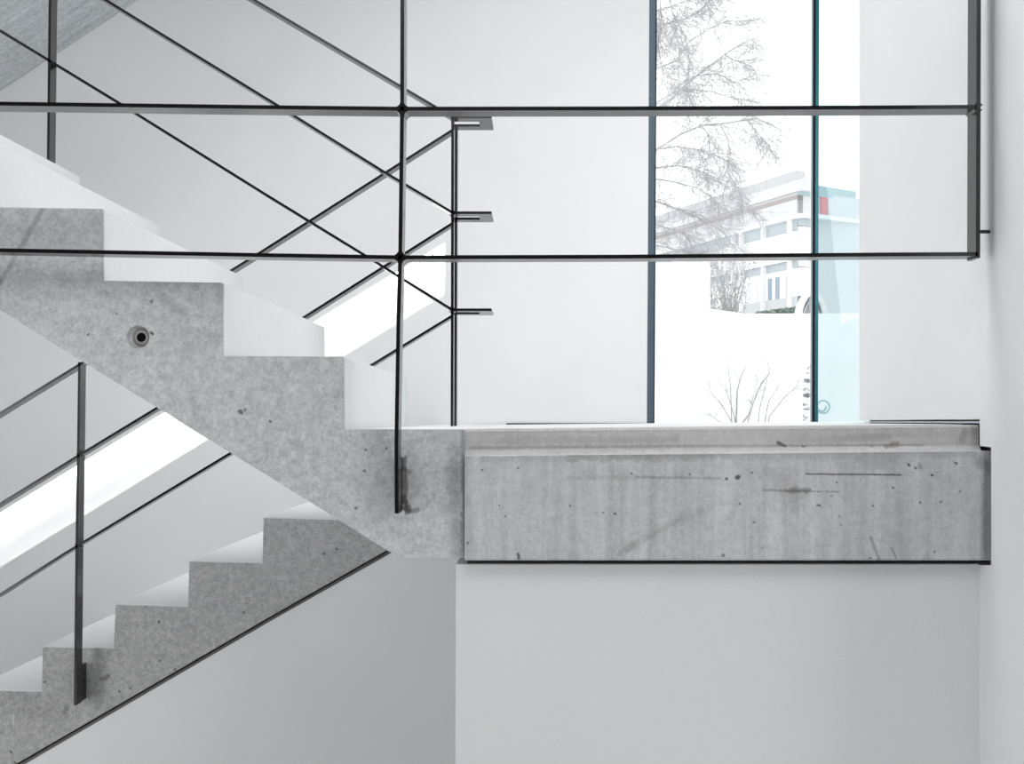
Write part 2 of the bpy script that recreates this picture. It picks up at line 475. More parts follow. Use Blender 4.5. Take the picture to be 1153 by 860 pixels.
prism('pane', [(920.6, 478), (1044, 478), (1044, -60), (922.4, -60)], D4, D4 + 0.04, D4 + 0.046, M['glass2'], w)

# right wall (runs in depth), cut around the landing
XW = 1.027
def yz_prism(bm, pts, x0, x1):
    vs = [bm.verts.new((x0, y, z)) for y, z in pts]
    f = bm.faces.new(vs)
    r = bmesh.ops.extrude_face_region(bm, geom=[f], use_keep_orig=True)
    ev = [g for g in r['geom'] if isinstance(g, bmesh.types.BMVert)]
    bmesh.ops.translate(bm, verts=ev, vec=(x1 - x0, 0, 0))
bm = bmesh.new()
YE = 3.485
yz_prism(bm, [(1.95, 0), (2.534, 0), (2.534, EYE - 0.338), (2.470, EYE - 0.329), (2.470, EYE - 0.0615), (2.534, EYE - 0.060),
              (2.534, EYE + 0.002), (YE, EYE + 0.0005), (YE, CEIL), (1.95, CEIL)], XW, XW + 0.27)
wr = struct(link_mesh('wall_right', bm, M['wall']))
bm = bmesh.new()
yz_prism(bm, [(2.50, EYE - 0.34), (2.50, EYE - 0.055), (2.54, EYE - 0.055), (2.54, EYE + 0.0008), (YE - 0.01, EYE - 0.0002), (YE - 0.01, EYE - 0.34)], XW + 0.03, XW + 0.2)
struct(link_mesh('trim_1', bm, M['seam']))  # dark backing added so notch and base gap look shaded
bm = bmesh.new()
yz_prism(bm, [(2.545, EYE - 0.0070), (2.545, EYE - 0.0025), (YE - 0.02, EYE - 0.0038), (YE - 0.02, EYE - 0.0075)], XW + 0.010, XW + 0.028)
struct(link_mesh('baseboard_right', bm, M['alu']))
struct(prism('trim_3', [(526, 633), (1115, 633), (1115, 637.5), (526, 637.5)], 2.55, 2.552, 2.70, M['seam']))  # dark strip added to keep the shadow gap under the beam black
struct(box('wall_alcove', 1.90, 2.1, YE - 0.2, D4, EYE - 0.34, CEIL, M['wall']))
struct(box('wall_alcove_return', XW + 0.27, 1.90, YE - 0.2, YE - 0.01, EYE - 0.34, CEIL, M['wall']))

# wall below the landing edge and wall below the lower flight
struct(prism('wall_lower', [(513.3, 635.5), (1103, 635.5), (1103, 1247), (512.0, 1247)], 2.534, 2.534, 2.72, M['wall']))
struct(prism('wall_under', [(-161, 970), (28.6, 860), (305, 699), (443, 621), (523, 577), (1180, 577), (1180, 970)], 3.94,
             3.94, 4.10, M['wall']))
seam_pts = [(-163, 970), (18, 859), (299, 696), (437, 617.5), (510, 577), (560, 577), (450, 640), (310, 720), (60, 868), (-110, 970)]
struct(prism('trim_2', seam_pts, 3.94, 3.965, 4.08, M['seam']))
struct(prism('trim_4', [(-160, 970), (20, 861.2), (301, 698.2), (439, 619.8), (441, 621.3), (303.5, 700.2), (24, 863.3), (-154, 970)], 3.94, 3.948, 3.966, M['midgrey']))
struct(prism('shadow_gap_back', [(570, 476.4), (729, 476.4), (729, 478.6), (570, 478.6)], D4, D4 - 0.006, D4 - 0.0005, M['gasket']))  # dark strip standing in for the shadow gap at the wall foot

# ------------------------------------------------------------------ upper flight
rf = 13.0 / F * 2.53
def circ(px, py, r, n=40, Y=2.53, clip=None):
    c = XZ(px, py, Y)
    return [(c[0] + r * math.cos(2 * math.pi * k / n), c[1] + r * math.sin(2 * math.pi * k / n)) for k in range(n)]
up_top = [(522.2, 484.2), (386.6, 484.0), (386.2, 402.0), (250.4, 401.2), (250.2, 318.8), (115.4, 316.8), (115.2, 235.6), (-20.5, 233.8)]
x, y = -20.5, 233.8
for k in range(6):
    up_top.append((x, y - 81.6)); up_top.append((x - 135.4, y - 83)); x -= 135.4; y -= 83
up_bot = [(-1030, -288), (0, 348.6), (91, 406.0), (299.5, 534.2), (437.5, 620.4), (453.5, 628.2), (522.2, 627.6)]
up_out = [XZ(a, b, D1) for a, b in up_top + [(x - 10, -288)][:0] + up_bot]
flight = thing('stair_flight', 'raw concrete stair flight descending to the landing, pale risers, round tie hole in its side',
               'stairs', (-0.5, 3.1, EYE - 0.32))
bm = bmesh.new()
h_out = circ(155.4, 379.4, rf)
h_in = circ(157.2, 379.4, 0.0112, 28)
add_prism(bm, up_out, D1, D1 + 0.014, [h_out])
add_prism(bm, up_out, D1 + 0.014, D1 + 0.12, [h_in])
add_prism(bm, up_out, D1 + 0.12, D2)
body = link_mesh('stair_body', bm, M['up'], flight)
# tie hole sleeve: shallow raised ring around the bore, lining, and a black disc painting the bore's shade
bm = bmesh.new()
c = XZ(157.2, 379.4, D1)
prof = [(0.0215, 0.0138), (0.0165, 0.0105), (0.0130, 0.0088), (0.0112, 0.0095), (0.0108, 0.012)]
rings = [[bm.verts.new((c[0] + r * math.cos(2 * math.pi * k / 32), D1 + d, c[1] + r * math.sin(2 * math.pi * k / 32))) for k in range(32)] for r, d in prof]
for a, b_ in zip(rings[:-1], rings[1:]):
    for k in range(32):
        bm.faces.new((a[k], a[(k + 1) % 32], b_[(k + 1) % 32], b_[k]))
link_mesh('tie_hole_sleeve', bm, M['sleeve'], flight)
bm = bmesh.new()
add_prism(bm, circ(157.2, 379.4, 0.0108, 28), D1 + 0.0112, D1 + 0.049)
link_mesh('tie_hole_dark', bm, M['black'], flight)
# pale risers: thin faces on each step, lighter than the body
TH = 0.004
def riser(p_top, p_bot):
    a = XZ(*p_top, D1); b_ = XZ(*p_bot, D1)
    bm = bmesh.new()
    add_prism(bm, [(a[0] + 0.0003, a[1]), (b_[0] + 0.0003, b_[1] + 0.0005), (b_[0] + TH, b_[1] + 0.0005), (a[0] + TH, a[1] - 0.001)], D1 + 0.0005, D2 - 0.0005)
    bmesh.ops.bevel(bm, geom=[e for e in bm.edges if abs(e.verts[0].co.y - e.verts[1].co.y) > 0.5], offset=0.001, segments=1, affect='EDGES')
    r_ = link_mesh('riser', bm, M['pale_face'], flight)
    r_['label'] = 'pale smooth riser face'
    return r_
def pale_prism(name, pts, y0, y1, parent, yref):
    o = prism(name, pts, yref, y0, y1, M['pale_face'], parent)
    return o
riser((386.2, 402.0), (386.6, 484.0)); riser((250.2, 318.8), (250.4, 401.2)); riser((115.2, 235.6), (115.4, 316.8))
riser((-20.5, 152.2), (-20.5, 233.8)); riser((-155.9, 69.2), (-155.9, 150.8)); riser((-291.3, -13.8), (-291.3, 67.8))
# treads: thin faces, lighter than the body
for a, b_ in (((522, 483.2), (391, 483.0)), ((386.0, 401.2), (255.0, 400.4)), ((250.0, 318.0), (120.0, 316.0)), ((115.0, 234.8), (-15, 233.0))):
    t_ = prism('tread', [a, b_, (b_[0], b_[1] + 0.95), (a[0], a[1] + 0.95)], D1, D1 + 0.0005, D2 - 0.0005, M['pale_face'], flight)
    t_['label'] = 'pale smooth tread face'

# ------------------------------------------------------------------ landing slab and edge beam
slab = thing('landing_slab', 'concrete landing slab running from the stair foot to the window', 'landing', (0.4, 3.9, EYE - 0.33))
zl, zr = EYE - 0.0225, EYE - 0.0115
bm = bmesh.new()
add_prism(bm, [(-0.1745, EYE - 0.325), (XW + 0.002, EYE - 0.325), (XW + 0.002, zr), (-0.1745, zl)], 2.64, 3.724)
add_prism(bm, [(-0.46, EYE - 0.325), (1.895, EYE - 0.325), (1.895, zr + 0.006), (XW, zr), (-0.1745, zl), (-0.46, zl)], 3.726, D4 - 0.001)
link_mesh('slab', bm, M['low'], slab)
bm = bmesh.new()
e = 0.0015
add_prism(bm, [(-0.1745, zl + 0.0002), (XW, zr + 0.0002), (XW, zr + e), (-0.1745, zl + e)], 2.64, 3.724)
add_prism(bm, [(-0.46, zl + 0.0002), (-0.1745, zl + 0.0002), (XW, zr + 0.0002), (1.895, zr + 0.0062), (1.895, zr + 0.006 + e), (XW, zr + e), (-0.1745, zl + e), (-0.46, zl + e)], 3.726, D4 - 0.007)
fl = link_mesh('landing_top', bm, M['pale_face'], slab)
fl['label'] = 'pale smooth landing top'

beam = thing('edge_beam', 'long precast concrete beam along the landing edge with a stepped upstand', 'beam', (0.43, 2.55, EYE - 0.325))
b0, b1 = XZ(523, 631.2, YB), XZ(1107.5, 631.2, YB)
t0, t1 = XZ(523, 513.6, YB), XZ(1107.5, 508.0, YB)
bm = bmesh.new()
vs = []
XE = XW + 0.016
for (xz, yy) in (((b0[0], b0[1]), YB), ((b1[0], b1[1]), YB), ((t1[0], t1[1]), YB), ((t0[0], t0[1]), YB),):
    vs.append(bm.verts.new((xz[0], yy, xz[1])))
# chamfered right end
v_er_b = bm.verts.new((XE, YB + 0.006, b1[1])); v_er_t = bm.verts.new((XE, YB + 0.006, t1[1]))
bk = 2.636
k_lb = bm.verts.new((b0[0], bk, b0[1])); k_rb = bm.verts.new((XE, bk, b1[1])); k_rt = bm.verts.new((XE, bk, t1[1])); k_lt = bm.verts.new((t0[0], bk, t0[1]))
bm.faces.new((vs[0], vs[1], vs[2], vs[3]))
bm.faces.new((vs[1], v_er_b, v_er_t, vs[2]))
bm.faces.new((v_er_b, k_rb, k_rt, v_er_t))
bm.faces.new((vs[3], vs[2], v_er_t, k_rt, k_lt))
bm.faces.new((vs[0], k_lb, k_rb, v_er_b, vs[1]))
bm.faces.new((vs[0], vs[3], k_lt, k_lb)); bm.faces.new((k_lb, k_lt, k_rt, k_rb))
bmesh.ops.bevel(bm, geom=[ed for ed in bm.edges if abs(ed.verts[0].co.y - YB) < 1e-4 and abs(ed.verts[1].co.y - YB) < 1e-4 and abs(ed.verts[0].co.z - ed.verts[1].co.z) < 0.05],
                offset=0.004, segments=2, affect='EDGES')
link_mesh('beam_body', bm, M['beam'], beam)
# upstand with a small fillet at its foot
YU = 2.56
def lip_x(px, py): return XZ(px, py, YU)
L0, L1 = lip_x(523.5, 484.0), lip_x(1102.0, 479.0)
prof_l = [(YU, 0.0), (YU, None), ]
bm = bmesh.new()
def lip_section(xx, ztop, zbot):
    return [(xx, YU + 0.003, ztop), (xx, YU, ztop - 0.003), (xx, YU, zbot + 0.014), (xx, YU - 0.008, zbot + 0.008), (xx, YU - 0.016, zbot), (xx, bk, zbot), (xx, bk, ztop)]
sa = [bm.verts.new(v) for v in lip_section(L0[0], L0[1], t0[1] - 0.001)]
sb = [bm.verts.new(v) for v in lip_section(L1[0], L1[1], t1[1] - 0.001)]
n_ = len(sa)
for i in range(n_):
    bm.faces.new((sa[i], sa[(i + 1) % n_], sb[(i + 1) % n_], sb[i]))
bm.faces.new(sa[::-1]); bm.faces.new(sb)
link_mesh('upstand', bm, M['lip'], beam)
bm = bmesh.new()
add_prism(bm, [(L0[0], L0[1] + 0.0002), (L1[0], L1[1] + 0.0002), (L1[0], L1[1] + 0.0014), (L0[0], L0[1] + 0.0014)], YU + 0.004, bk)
c_ = link_mesh('capping', bm, M['pale_face'], beam)
c_['label'] = 'thin pale layer on top of the upstand'

# ------------------------------------------------------------------ lower flight
low = thing('stair_flight', 'dark grey concrete stair flight climbing behind, with a black rail post fixed to its side',
            'stairs', (-1.3, 4.5, 0))
low_top = [(462.2, 485.5), (462, 536), (379.5, 534.4), (379.2, 585.6), (296.8, 583.4), (295.6, 634.2), (213.2, 632.4), (211.8, 683.4),
           (130.2, 681.0), (128.2, 730.4), (48.2, 728.6), (47.2, 778.8), (-34, 777.2), (-35, 827), (-116, 825), (-117, 876), (-198, 874), (-199, 925), (-280, 923), (-281, 971)]
low_bot = [(-163, 971), (18, 860), (299, 697), (437, 618.5), (462.2, 604.5)]
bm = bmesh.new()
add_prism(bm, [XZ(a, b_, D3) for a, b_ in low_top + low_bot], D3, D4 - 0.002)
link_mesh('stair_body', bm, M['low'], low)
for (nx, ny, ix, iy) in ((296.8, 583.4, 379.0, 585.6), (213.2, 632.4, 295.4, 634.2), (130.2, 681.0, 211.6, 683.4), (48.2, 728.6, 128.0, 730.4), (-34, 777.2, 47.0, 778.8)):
    t_ = prism('tread', [(nx + 0.1, ny - 0.08), (ix, iy - 0.08), (ix, iy - 0.9), (nx + 0.1, ny - 0.9)], D3, D3 + 0.0005, D4 - 0.0025, M['pale_face'], low)
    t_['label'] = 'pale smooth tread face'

# flight above: only its underside shows
over = thing('stair_flight', 'rough grey concrete underside of the flight overhead, above the back wall', 'stairs', (-2.3, 4.5, EYE + 1.8))
op = []
sl = (103 - 0) / (0 - 156)
bm = bmesh.new()
A_, B_ = XZ(-330, 103 + 330 * 0.66, D4), XZ(700, -544 * 0.66, D4)
pts = [A_, B_]
stp = 9
dx = (B_[0] - A_[0]) / stp; dz = (B_[1] - A_[1]) / stp
xx, zz = B_[0], B_[1] + 0.42
pts.append((xx, zz - dz))
for k in range(stp):
    pts.append((xx - dx * (k + 1), zz - dz * (k + 1)))
    if k < stp - 1: pts.append((xx - dx * (k + 1), zz - dz * (k + 2)))
add_prism(bm, pts, D3, D4 - 0.002)
link_mesh('stair_body', bm, M['over'], over)

# ------------------------------------------------------------------ railings
def weld(parent, px, py, yref, y0, y1, s=0.0085, arms=None):
    """small concave gussets where two bars cross"""
    cx, cz = XZ(px, py, yref)
    bm = bmesh.new()
    h = 0.0048
    for sx in (-1, 1):
        for sz in (-1, 1):
            pts = [(cx + sx * h, cz + sz * h), (cx + sx * (h + s), cz + sz * h), (cx + sx * (h + s * 0.35), cz + sz * (h + s * 0.35)), (cx + sx * h, cz + sz * (h + s))]
            add_prism(bm, pts, y0 + 0.001, y1 - 0.001)
    return link_mesh('weld', bm, M['steel'], parent)

A0, A1 = 2.445, 2.495
guard = thing('guard_railing', 'black steel guard railing of level bars in front of the landing, pinned to the wall', 'railing', P(447, 578, A0 + 0.03))
gt = 0.0088
gl1 = [(-420, 112.5), (0, 116.6), (300, 120.6), (451, 122.3), (700, 122.0), (1000, 120.8), (1098, 120.2)]
gl2 = [(-420, 275), (0, 281.6), (300, 287.2), (450, 289.6), (700, 288.9), (1000, 286.4), (1101, 285.9)]
flat_bar('rail', gl1, A0, A0, A1, gt, guard)
flat_bar('rail', gl2, A0, A0, A1, gt, guard)
flat_bar('rail', [(-420, -53), (451, -46), (1101, -48)], A0, A0, A1, gt, guard)
flat_bar('post', [(453.2, -46), (453.0, 0), (452.8, 122), (450.6, 289), (448.6, 360), (446.3, 500), (446.7, 578)], A0, A0, A1, gt, guard)
flat_bar('post', [(1102.4, -50), (1102.1, 0), (1101.5, 200), (1101.2, 290.3)], A0, A0, A1, gt * 1.12, guard)
prism('fixing_tab', [(448.6, 516), (448.6, 577.5), (445.0, 577.8), (444.6, 516)], A0, A1 - 0.004, D1 + 0.0, M['steel'], guard)
bm = bmesh.new()
pz = XZ(0, 261, 2.48)[1]
add_tube(bm, [(XZ(1102, 0, 2.48)[0], 2.478, pz), (XW + 0.004, 2.478, pz)], 0.0042, 12)
link_mesh('wall_pin', bm, M['steel'], guard)
weld(guard, 452.8, 122.3, A0, A0, A1); weld(guard, 450.5, 289.5, A0, A0, A1)
weld(guard, 1101.8, 120.4, A0, A0, A1, 0.006)

B0, B1, C0, C1 = 3.735, 3.782, 3.845, 3.892
rail = thing('stair_railing', 'black steel railing of slanted flat bars along both stair flights, turning at the landing', 'railing', P(510, 480, B0))
rt = 0.0088
# upper flight side
flat_bar('rail', [(-700, -585), (288, 1.0), (494, 122.5), (509, 131.3)], B0, B0, B1, rt, rail)
flat_bar('rail', [(-700, -504), (120, 0.5), (313, 119), (430, 192), (509, 239)], B0, B0, B1, rt, rail)
flat_bar('rail', [(-700, -396), (0, 34.3), (135, 116.5), (300, 219.5), (411, 287.5), (509, 348.6)], B0, B0, B1, rt, rail)
flat_bar('post', [(509.6, 131), (509.3, 300), (508.8, 479.8)], B0, B0, B1, rt * 1.05, rail)
flat_bar('post', [(60.5, -134), (56, 10), (54.2, 175), (52.5, 330)], B0, B0, B1, rt, rail)
# lower flight side
flat_bar('rail', [(-300, 648), (0, 465.2), (92, 408.8), (291.7, 285), (511.5, 145)], C0, C0, C1, rt, rail)
flat_bar('rail', [(-300, 752), (0, 567.2), (87, 513.6), (177, 459), (342.4, 357), (511.5, 250)], C0, C0, C1, rt, rail)
flat_bar('rail', [(-300, 848), (0, 669.3), (71.6, 623.8), (258, 511), (419, 410.5), (511.5, 354)], C0, C0, C1, rt, rail)
flat_bar('post', [(513.6, 143), (513.1, 300), (512.4, 479.6)], C0, C0, C1, rt, rail)
flat_bar('post', [(89.3, 407.5), (88.0, 513), (86.2, 620), (84.5, 794)], C0, C0, C1, rt, rail)
prism('fixing_tab', [(83.0, 752), (83.0, 793), (85.9, 793), (85.9, 752)], C0, C1 - 0.004, D3, M['steel'], rail)
# turns at the landing: two arms and an end plate at each height
for (yb, yc) in ((131.4, None), (239.4, None), (348.6, None)):
    zc = XZ(0, yb, B0)[1]
    xe = XZ(553.5, 0, B0)[0]; xp = XZ(538.5, 0, B0)[0]; xs = XZ(509, 0, B0)[0]
    h = rt / 2
    box('return_arm', xs, xp, B0, B1, zc - h, zc + h, M['steel'], rail)
    box('return_arm', xs, xp, C0, C1, zc - h, zc + h, M['steel'], rail)
    box('return_plate', xp, xe, B0, C1, zc - h, zc + h, M['steel'], rail)
for px, py in ((509, 239.5), (508.6, 348.6)):
    weld(rail, px, py, B0, B0, B1, 0.006)
for px, py in ((88, 513.5), (86.2, 615)):
    weld(rail, px, py, C0, C0, C1, 0.005)

# ------------------------------------------------------------------ outside
random.seed(7)
GZ = EYE - 0.75
struct(box('ground_outside', -14, 30, D4 + 0.3, 60, GZ - 0.2, GZ, M['paving']))

def hp(px, py, Y): return P(px, py, Y)

tag(prism('garden_wall', [(738, 295.5), (799.5, 295.0), (799.5, 560), (738, 560)], 9.0, 9.0, 9.35, M['snowwhite']),
    'tall plain white garden wall block outside the window, beside the slate frame', 'wall')
tag(prism('garden_wall', [(770, 343), (800, 347.5), (838, 353), (990, 352.5), (990, 580), (770, 580)], 10.2, 10.2, 10.5, M['snowwhite']),
    'long low white garden wall outside, behind the bare shrub', 'wall')

# --- trees -----------------------------------------------------------------
def wander(p, d, length, segs, droop, wob, rnd):
    pts = [p.copy()]
    d = d.normalized()
    for i in range(segs):
        d = (d + Vector((rnd.uniform(-wob, wob), rnd.uniform(-wob, wob) * 0.6, rnd.uniform(-wob, wob) - droop))).normalized()
        p = p + d * (length / segs)
        pts.append(p.copy())
    return pts

def branchlets(bm, pts, r0, depth, rnd, droop, ln, count):
    """side twigs along a limb"""
    for k in range(count):
        t = rnd.uniform(0.15, 1.0) * (len(pts) - 1)
        i = min(int(t), len(pts) - 2)
        p = pts[i].lerp(pts[i + 1], t - i)
        ax = (pts[i + 1] - pts[i]).normalized()
        side = Vector((rnd.uniform(-1, 1), rnd.uniform(-1, 1), rnd.uniform(-1, 0.7)))
        d = (ax * 0.9 + side * 0.9)
        L = ln * rnd.uniform(0.45, 1.1)
        tw = wander(p, d, L, 4, droop, 0.4, rnd)
        r = r0 * rnd.uniform(0.55, 1.0)
        add_tube(bm, tw, [r, r * 0.9, r * 0.75, r * 0.6, r * 0.35], 3, cap=False)
        if depth > 0:
            branchlets(bm, tw, r * 0.8, depth - 1, rnd, droop * 1.3, ln * 0.6, 4)

TY = 12.6
rnd = random.Random(11)
bm = bmesh.new()
trunk_pts = [P(672, 500, TY), P(676, 380, TY), P(682, 250, TY), P(690, 120, TY), P(700, 0, TY), P(712, -120, TY)]
trunk_pts[0].z = GZ
add_tube(bm, trunk_pts, [0.16, 0.14, 0.12, 0.10, 0.075, 0.05], 8)
limbs = [
    ([(690, 150), (733, 128), (756, 112), (776, 92), (800, 74), (818, 61), (832, 50), (850, 42)], 0.016, 15),
    ([(690, 190), (735, 170), (765, 152), (790, 141), (815, 140), (850, 134), (880, 146)], 0.016, 18),
    ([(684, 185), (737, 169), (762, 166), (790, 169), (812, 178), (832, 190)], 0.011, 12),
    ([(684, 200), (737, 190), (765, 186), (790, 193), (812, 201), (830, 208)], 0.011, 12),
    ([(684, 210), (740, 203), (762, 205), (785, 212), (800, 221), (812, 232)], 0.011, 12),
    ([(690, 100), (737, 78), (760, 70), (778, 46), (800, 32), (818, 23), (848, 23)], 0.010, 14),
    ([(696, 40), (737, 30), (770, 22), (792, 8), (812, -12)], 0.011, 16),
    ([(700, 20), (744, 12), (772, 2), (800, -6), (830, -10)], 0.009, 12),
    ([(684, 235), (738, 226), (766, 236), (788, 246), (812, 260), (830, 284)], 0.012, 18),
    ([(682, 268), (738, 254), (768, 262), (795, 272), (822, 276)], 0.010, 18),
    ([(682, 290), (738, 276), (770, 284), (800, 288)], 0.010, 14),
    ([(690, 130), (740, 114), (768, 100), (800, 104), (830, 112), (852, 116)], 0.009, 13),
    ([(815, 61), (822, 66), (836, 70), (849, 76)], 0.009, 8),
    ([(760, 100), (782, 86), (806, 82), (828, 92), (850, 84)], 0.008, 10),
    ([(790, 141), (797, 152), (799, 172), (797, 190), (806, 196)], 0.009, 9),
    ([(812, 141), (820, 156), (822, 176), (820, 194), (826, 208)], 0.008, 9),
    ([(842, 136), (852, 148), (860, 158), (866, 166)], 0.007, 10),
    ([(820, 195), (828, 206), (832, 216), (836, 228), (850, 240)], 0.009, 10),
    ([(742, -10), (744, 20), (742, 50), (746, 84)], 0.010, 14),
    ([(752, -10), (760, 24), (764, 56), (764, 100)], 0.010, 14),
    ([(772, 40), (776, 70), (774, 100), (778, 118)], 0.007, 10),
]
for L, r, cnt in limbs:
    off = rnd.uniform(-0.8, 0.8)
    pts = []
    for i, (a, b_) in enumerate(L):
        pts.append(P(a + rnd.uniform(-1.2, 1.2), b_ + rnd.uniform(-1.2, 1.2), TY + off * i / len(L)))
    n = len(pts)
    rs = [max(0.0045, r * (1 - 0.75 * i / (n - 1))) for i in range(n)]
    add_tube(bm, pts, rs, 5, cap=False)
    branchlets(bm, pts, 0.0044, 2, rnd, 0.05, 0.36, int(cnt * 3.2))
tree = link_mesh('bare_tree', bm, M['bark'])
tag(tree, 'large bare tree with drooping twigs reaching into the window beside the slate frame', 'tree')

# dense dry hedge shrub above the low wall
rnd = random.Random(5)
bm = bmesh.new()
SY = 14.6
for k in range(46):
    x0 = rnd.uniform(800, 833)
    p = P(x0, 368, SY + rnd.uniform(-0.3, 0.3))
    foot = p.copy(); foot.z = GZ
    add_tube(bm, [foot, p], 0.008, 3, cap=False)
    tw = wander(p, Vector((rnd.uniform(-0.2, 0.2), 0, 1)), rnd.uniform(0.6, 1.05), 6, -0.02, 0.22, rnd)
    add_tube(bm, tw, [0.008, 0.007, 0.006, 0.005, 0.004, 0.003, 0.002], 3, cap=False)
    for q in tw[1:]:
        for j in range(4):
            c0 = q + Vector((rnd.uniform(-.07, .07), rnd.uniform(-.07, .07), rnd.uniform(-.08, .08)))
            s = rnd.uniform(0.010, 0.024)
            ax = Vector((rnd.uniform(-1, 1), rnd.uniform(-1, 1), rnd.uniform(-1, 1))).normalized()
            u = ax.orthogonal().normalized() * s; v = ax.cross(u)
            bm.faces.new([bm.verts.new(c0 + u), bm.verts.new(c0 + v * 0.6), bm.verts.new(c0 - u), bm.verts.new(c0 - v * 0.6)])
tag(link_mesh('dry_shrub', bm, M['leafdry']), 'dense grey twiggy shrub behind the white garden wall, beside the office building', 'shrub')

# bare shrub standing in front of the low wall
rnd = random.Random(3)
shr = thing('bare_shrub', 'thin bare shrub fanning out in front of the low white garden wall', 'shrub', P(829, 530, 8.6))
SY = 8.6
stems = [
    [(829, 530), (829, 470), (831, 440), (834, 425), (839, 413)],
    [(828, 530), (824, 475), (812, 455), (803, 444), (797, 428)],
    [(826, 530), (818, 480), (806, 472), (797, 464)],
    [(830, 530), (827, 470), (820, 450), (816, 440), (806, 425)],
    [(831, 530), (836, 476), (846, 462), (853, 438), (866, 422), (864, 408), (858, 405)],
    [(835, 530), (842, 475), (848, 455), (858, 430), (868, 418)],
    [(850, 530), (862, 472), (866, 452), (873, 440), (877, 432)],
    [(848, 530), (866, 468), (884, 448), (896, 436), (902, 424)],
    [(846, 530), (856, 460), (862, 436), (866, 420)],
    [(829, 530), (824, 460), (822, 436), (820, 412), (822, 405)],
    [(838, 530), (834, 478), (842, 470), (846, 455), (850, 436), (854, 425)],
]
for i, L in enumerate(stems):
    bm = bmesh.new()
    pts = [P(a + rnd.uniform(-1, 1), b_ + rnd.uniform(-1, 1), SY + rnd.uniform(-0.1, 0.1) * j * 0.5) for j, (a, b_) in enumerate(L)]
    pts[0].z = GZ
    r = 0.010 if i == 0 else 0.0055
    add_tube(bm, pts, [max(0.002, r * (1 - 0.75 * j / (len(pts) - 1))) for j in range(len(pts))], 4, cap=False)
    branchlets(bm, pts[1:], 0.0020, 1, rnd, 0.02, 0.13, 5)
    link_mesh('stem', bm, M['twig'], shr)

# birch trunk by the mullion
bm = bmesh.new()
pts = [P(909, 560, 8.2), P(909, 478, 8.2), P(909, 450, 8.2), P(909.5, 428, 8.2), P(912.5, 416, 8.2), P(916, 406, 8.2), P(918, 380, 8.2), P(918.4, 300, 8.2), P(919, 200, 8.2)]
pts[0].z = GZ
add_tube(bm, pts, [0.036, 0.034, 0.033, 0.031, 0.027, 0.02, 0.009, 0.006, 0.004], 12)
rnd = random.Random(9)
branchlets(bm, pts[1:4], 0.003, 1, rnd, 0.0, 0.16, 5)
tag(link_mesh('birch_trunk', bm, M['birch']), 'slim birch trunk with dark bark bands beside the teal window mullion', 'tree')

# curled hoop by the birch
bm = bmesh.new()
hc = P(927, 458, 8.0)
hpts = []
for k in range(46):
    t = k / 45
    ang = -2.6 + t * 2 * math.pi * 1.45
    rr = (7.2 - 4.0 * max(0, t - 0.5) * 2) * 8.0 / F
    hpts.append(hc + Vector((math.cos(ang) * rr, 0.02 * t, math.sin(ang) * rr)))
hpts.insert(0, Vector((hpts[0].x - 0.03, hpts[0].y, GZ)))
add_tube(bm, hpts, 0.0065, 6)
tag(link_mesh('curled_hoop', bm, M['hoop']), 'pale teal curled metal hoop low behind the tinted pane', 'ornament')

# round-topped shelter beyond the wall
sh = thing('garden_shelter', 'small pale round-topped shelter beyond the low white garden wall', 'shelter', P(912, 380, 14))
def arch(bm, cx, cy, rx, ry, Y0, Y1, th, n=20):
    o, i_ = [], []
    for k in range(n + 1):
        a = math.pi * k / n
        o.append(P(cx + math.cos(a) * rx, cy - math.sin(a) * ry, 14.0)); i_.append(P(cx + math.cos(a) * (rx - th), cy - math.sin(a) * (ry - th), 14.0))
    zb = GZ
    pts = [(p.x, p.z) for p in o] + [(o[-1].x, zb), (i_[-1].x, zb)] + [(p.x, p.z) for p in reversed(i_)] + [(i_[0].x, zb), (o[0].x, zb)]
    add_prism(bm, pts, Y0, Y1)
bm = bmesh.new(); arch(bm, 915, 366, 18, 39, 14.0, 14.2, 5.5); link_mesh('outer_hood', bm, M['shelter'], sh)
bm = bmesh.new(); arch(bm, 915, 368, 11, 29, 14.05, 14.2, 1.2); link_mesh('inner_hoop', bm, M['bgrey'], sh)
bm = bmesh.new(); arch(bm, 915, 370, 7, 20, 14.05, 14.2, 1.0); link_mesh('inner_hoop', bm, M['bgrey'], sh)

bm = bmesh.new()
ps = [P(915 + math.cos(math.pi * k / 20) * 17, 366 - math.sin(math.pi * k / 20) * 38, 14.0) for k in range(21)]
add_prism(bm, [(p.x, p.z) for p in ps] + [(ps[-1].x, GZ), (ps[0].x, GZ)], 14.21, 14.26)
link_mesh('back_panel', bm, M['shelter'], sh)

# hedge at the building's foot
rnd = random.Random(21)
bm = bmesh.new()
for k in range(1700):
    px = rnd.uniform(852, 905); Y = 19.5 + rnd.uniform(-0.4, 0.4)
    top = 352 - (px - 852) * 0.14
    c0 = P(px, rnd.uniform(top, 362), Y)
    s = rnd.uniform(0.02, 0.045)
    ax = Vector((rnd.uniform(-1, 1), rnd.uniform(-1, 1), rnd.uniform(-1, 1))).normalized()
    u = ax.orthogonal().normalized() * s; v = ax.cross(u)
    bm.faces.new([bm.verts.new(c0 + u), bm.verts.new(c0 + v), bm.verts.new(c0 - u), bm.verts.new(c0 - v)])
for k in range(20):
    px = 853 + k * 2.7
    a = P(px, 362, 19.5); a.z = GZ
    add_tube(bm, [a, P(px, 356, 19.5)], 0.02, 4)
tag(link_mesh('hedge', bm, M['green']), 'low grey-green hedge at the foot of the office building', 'hedge')

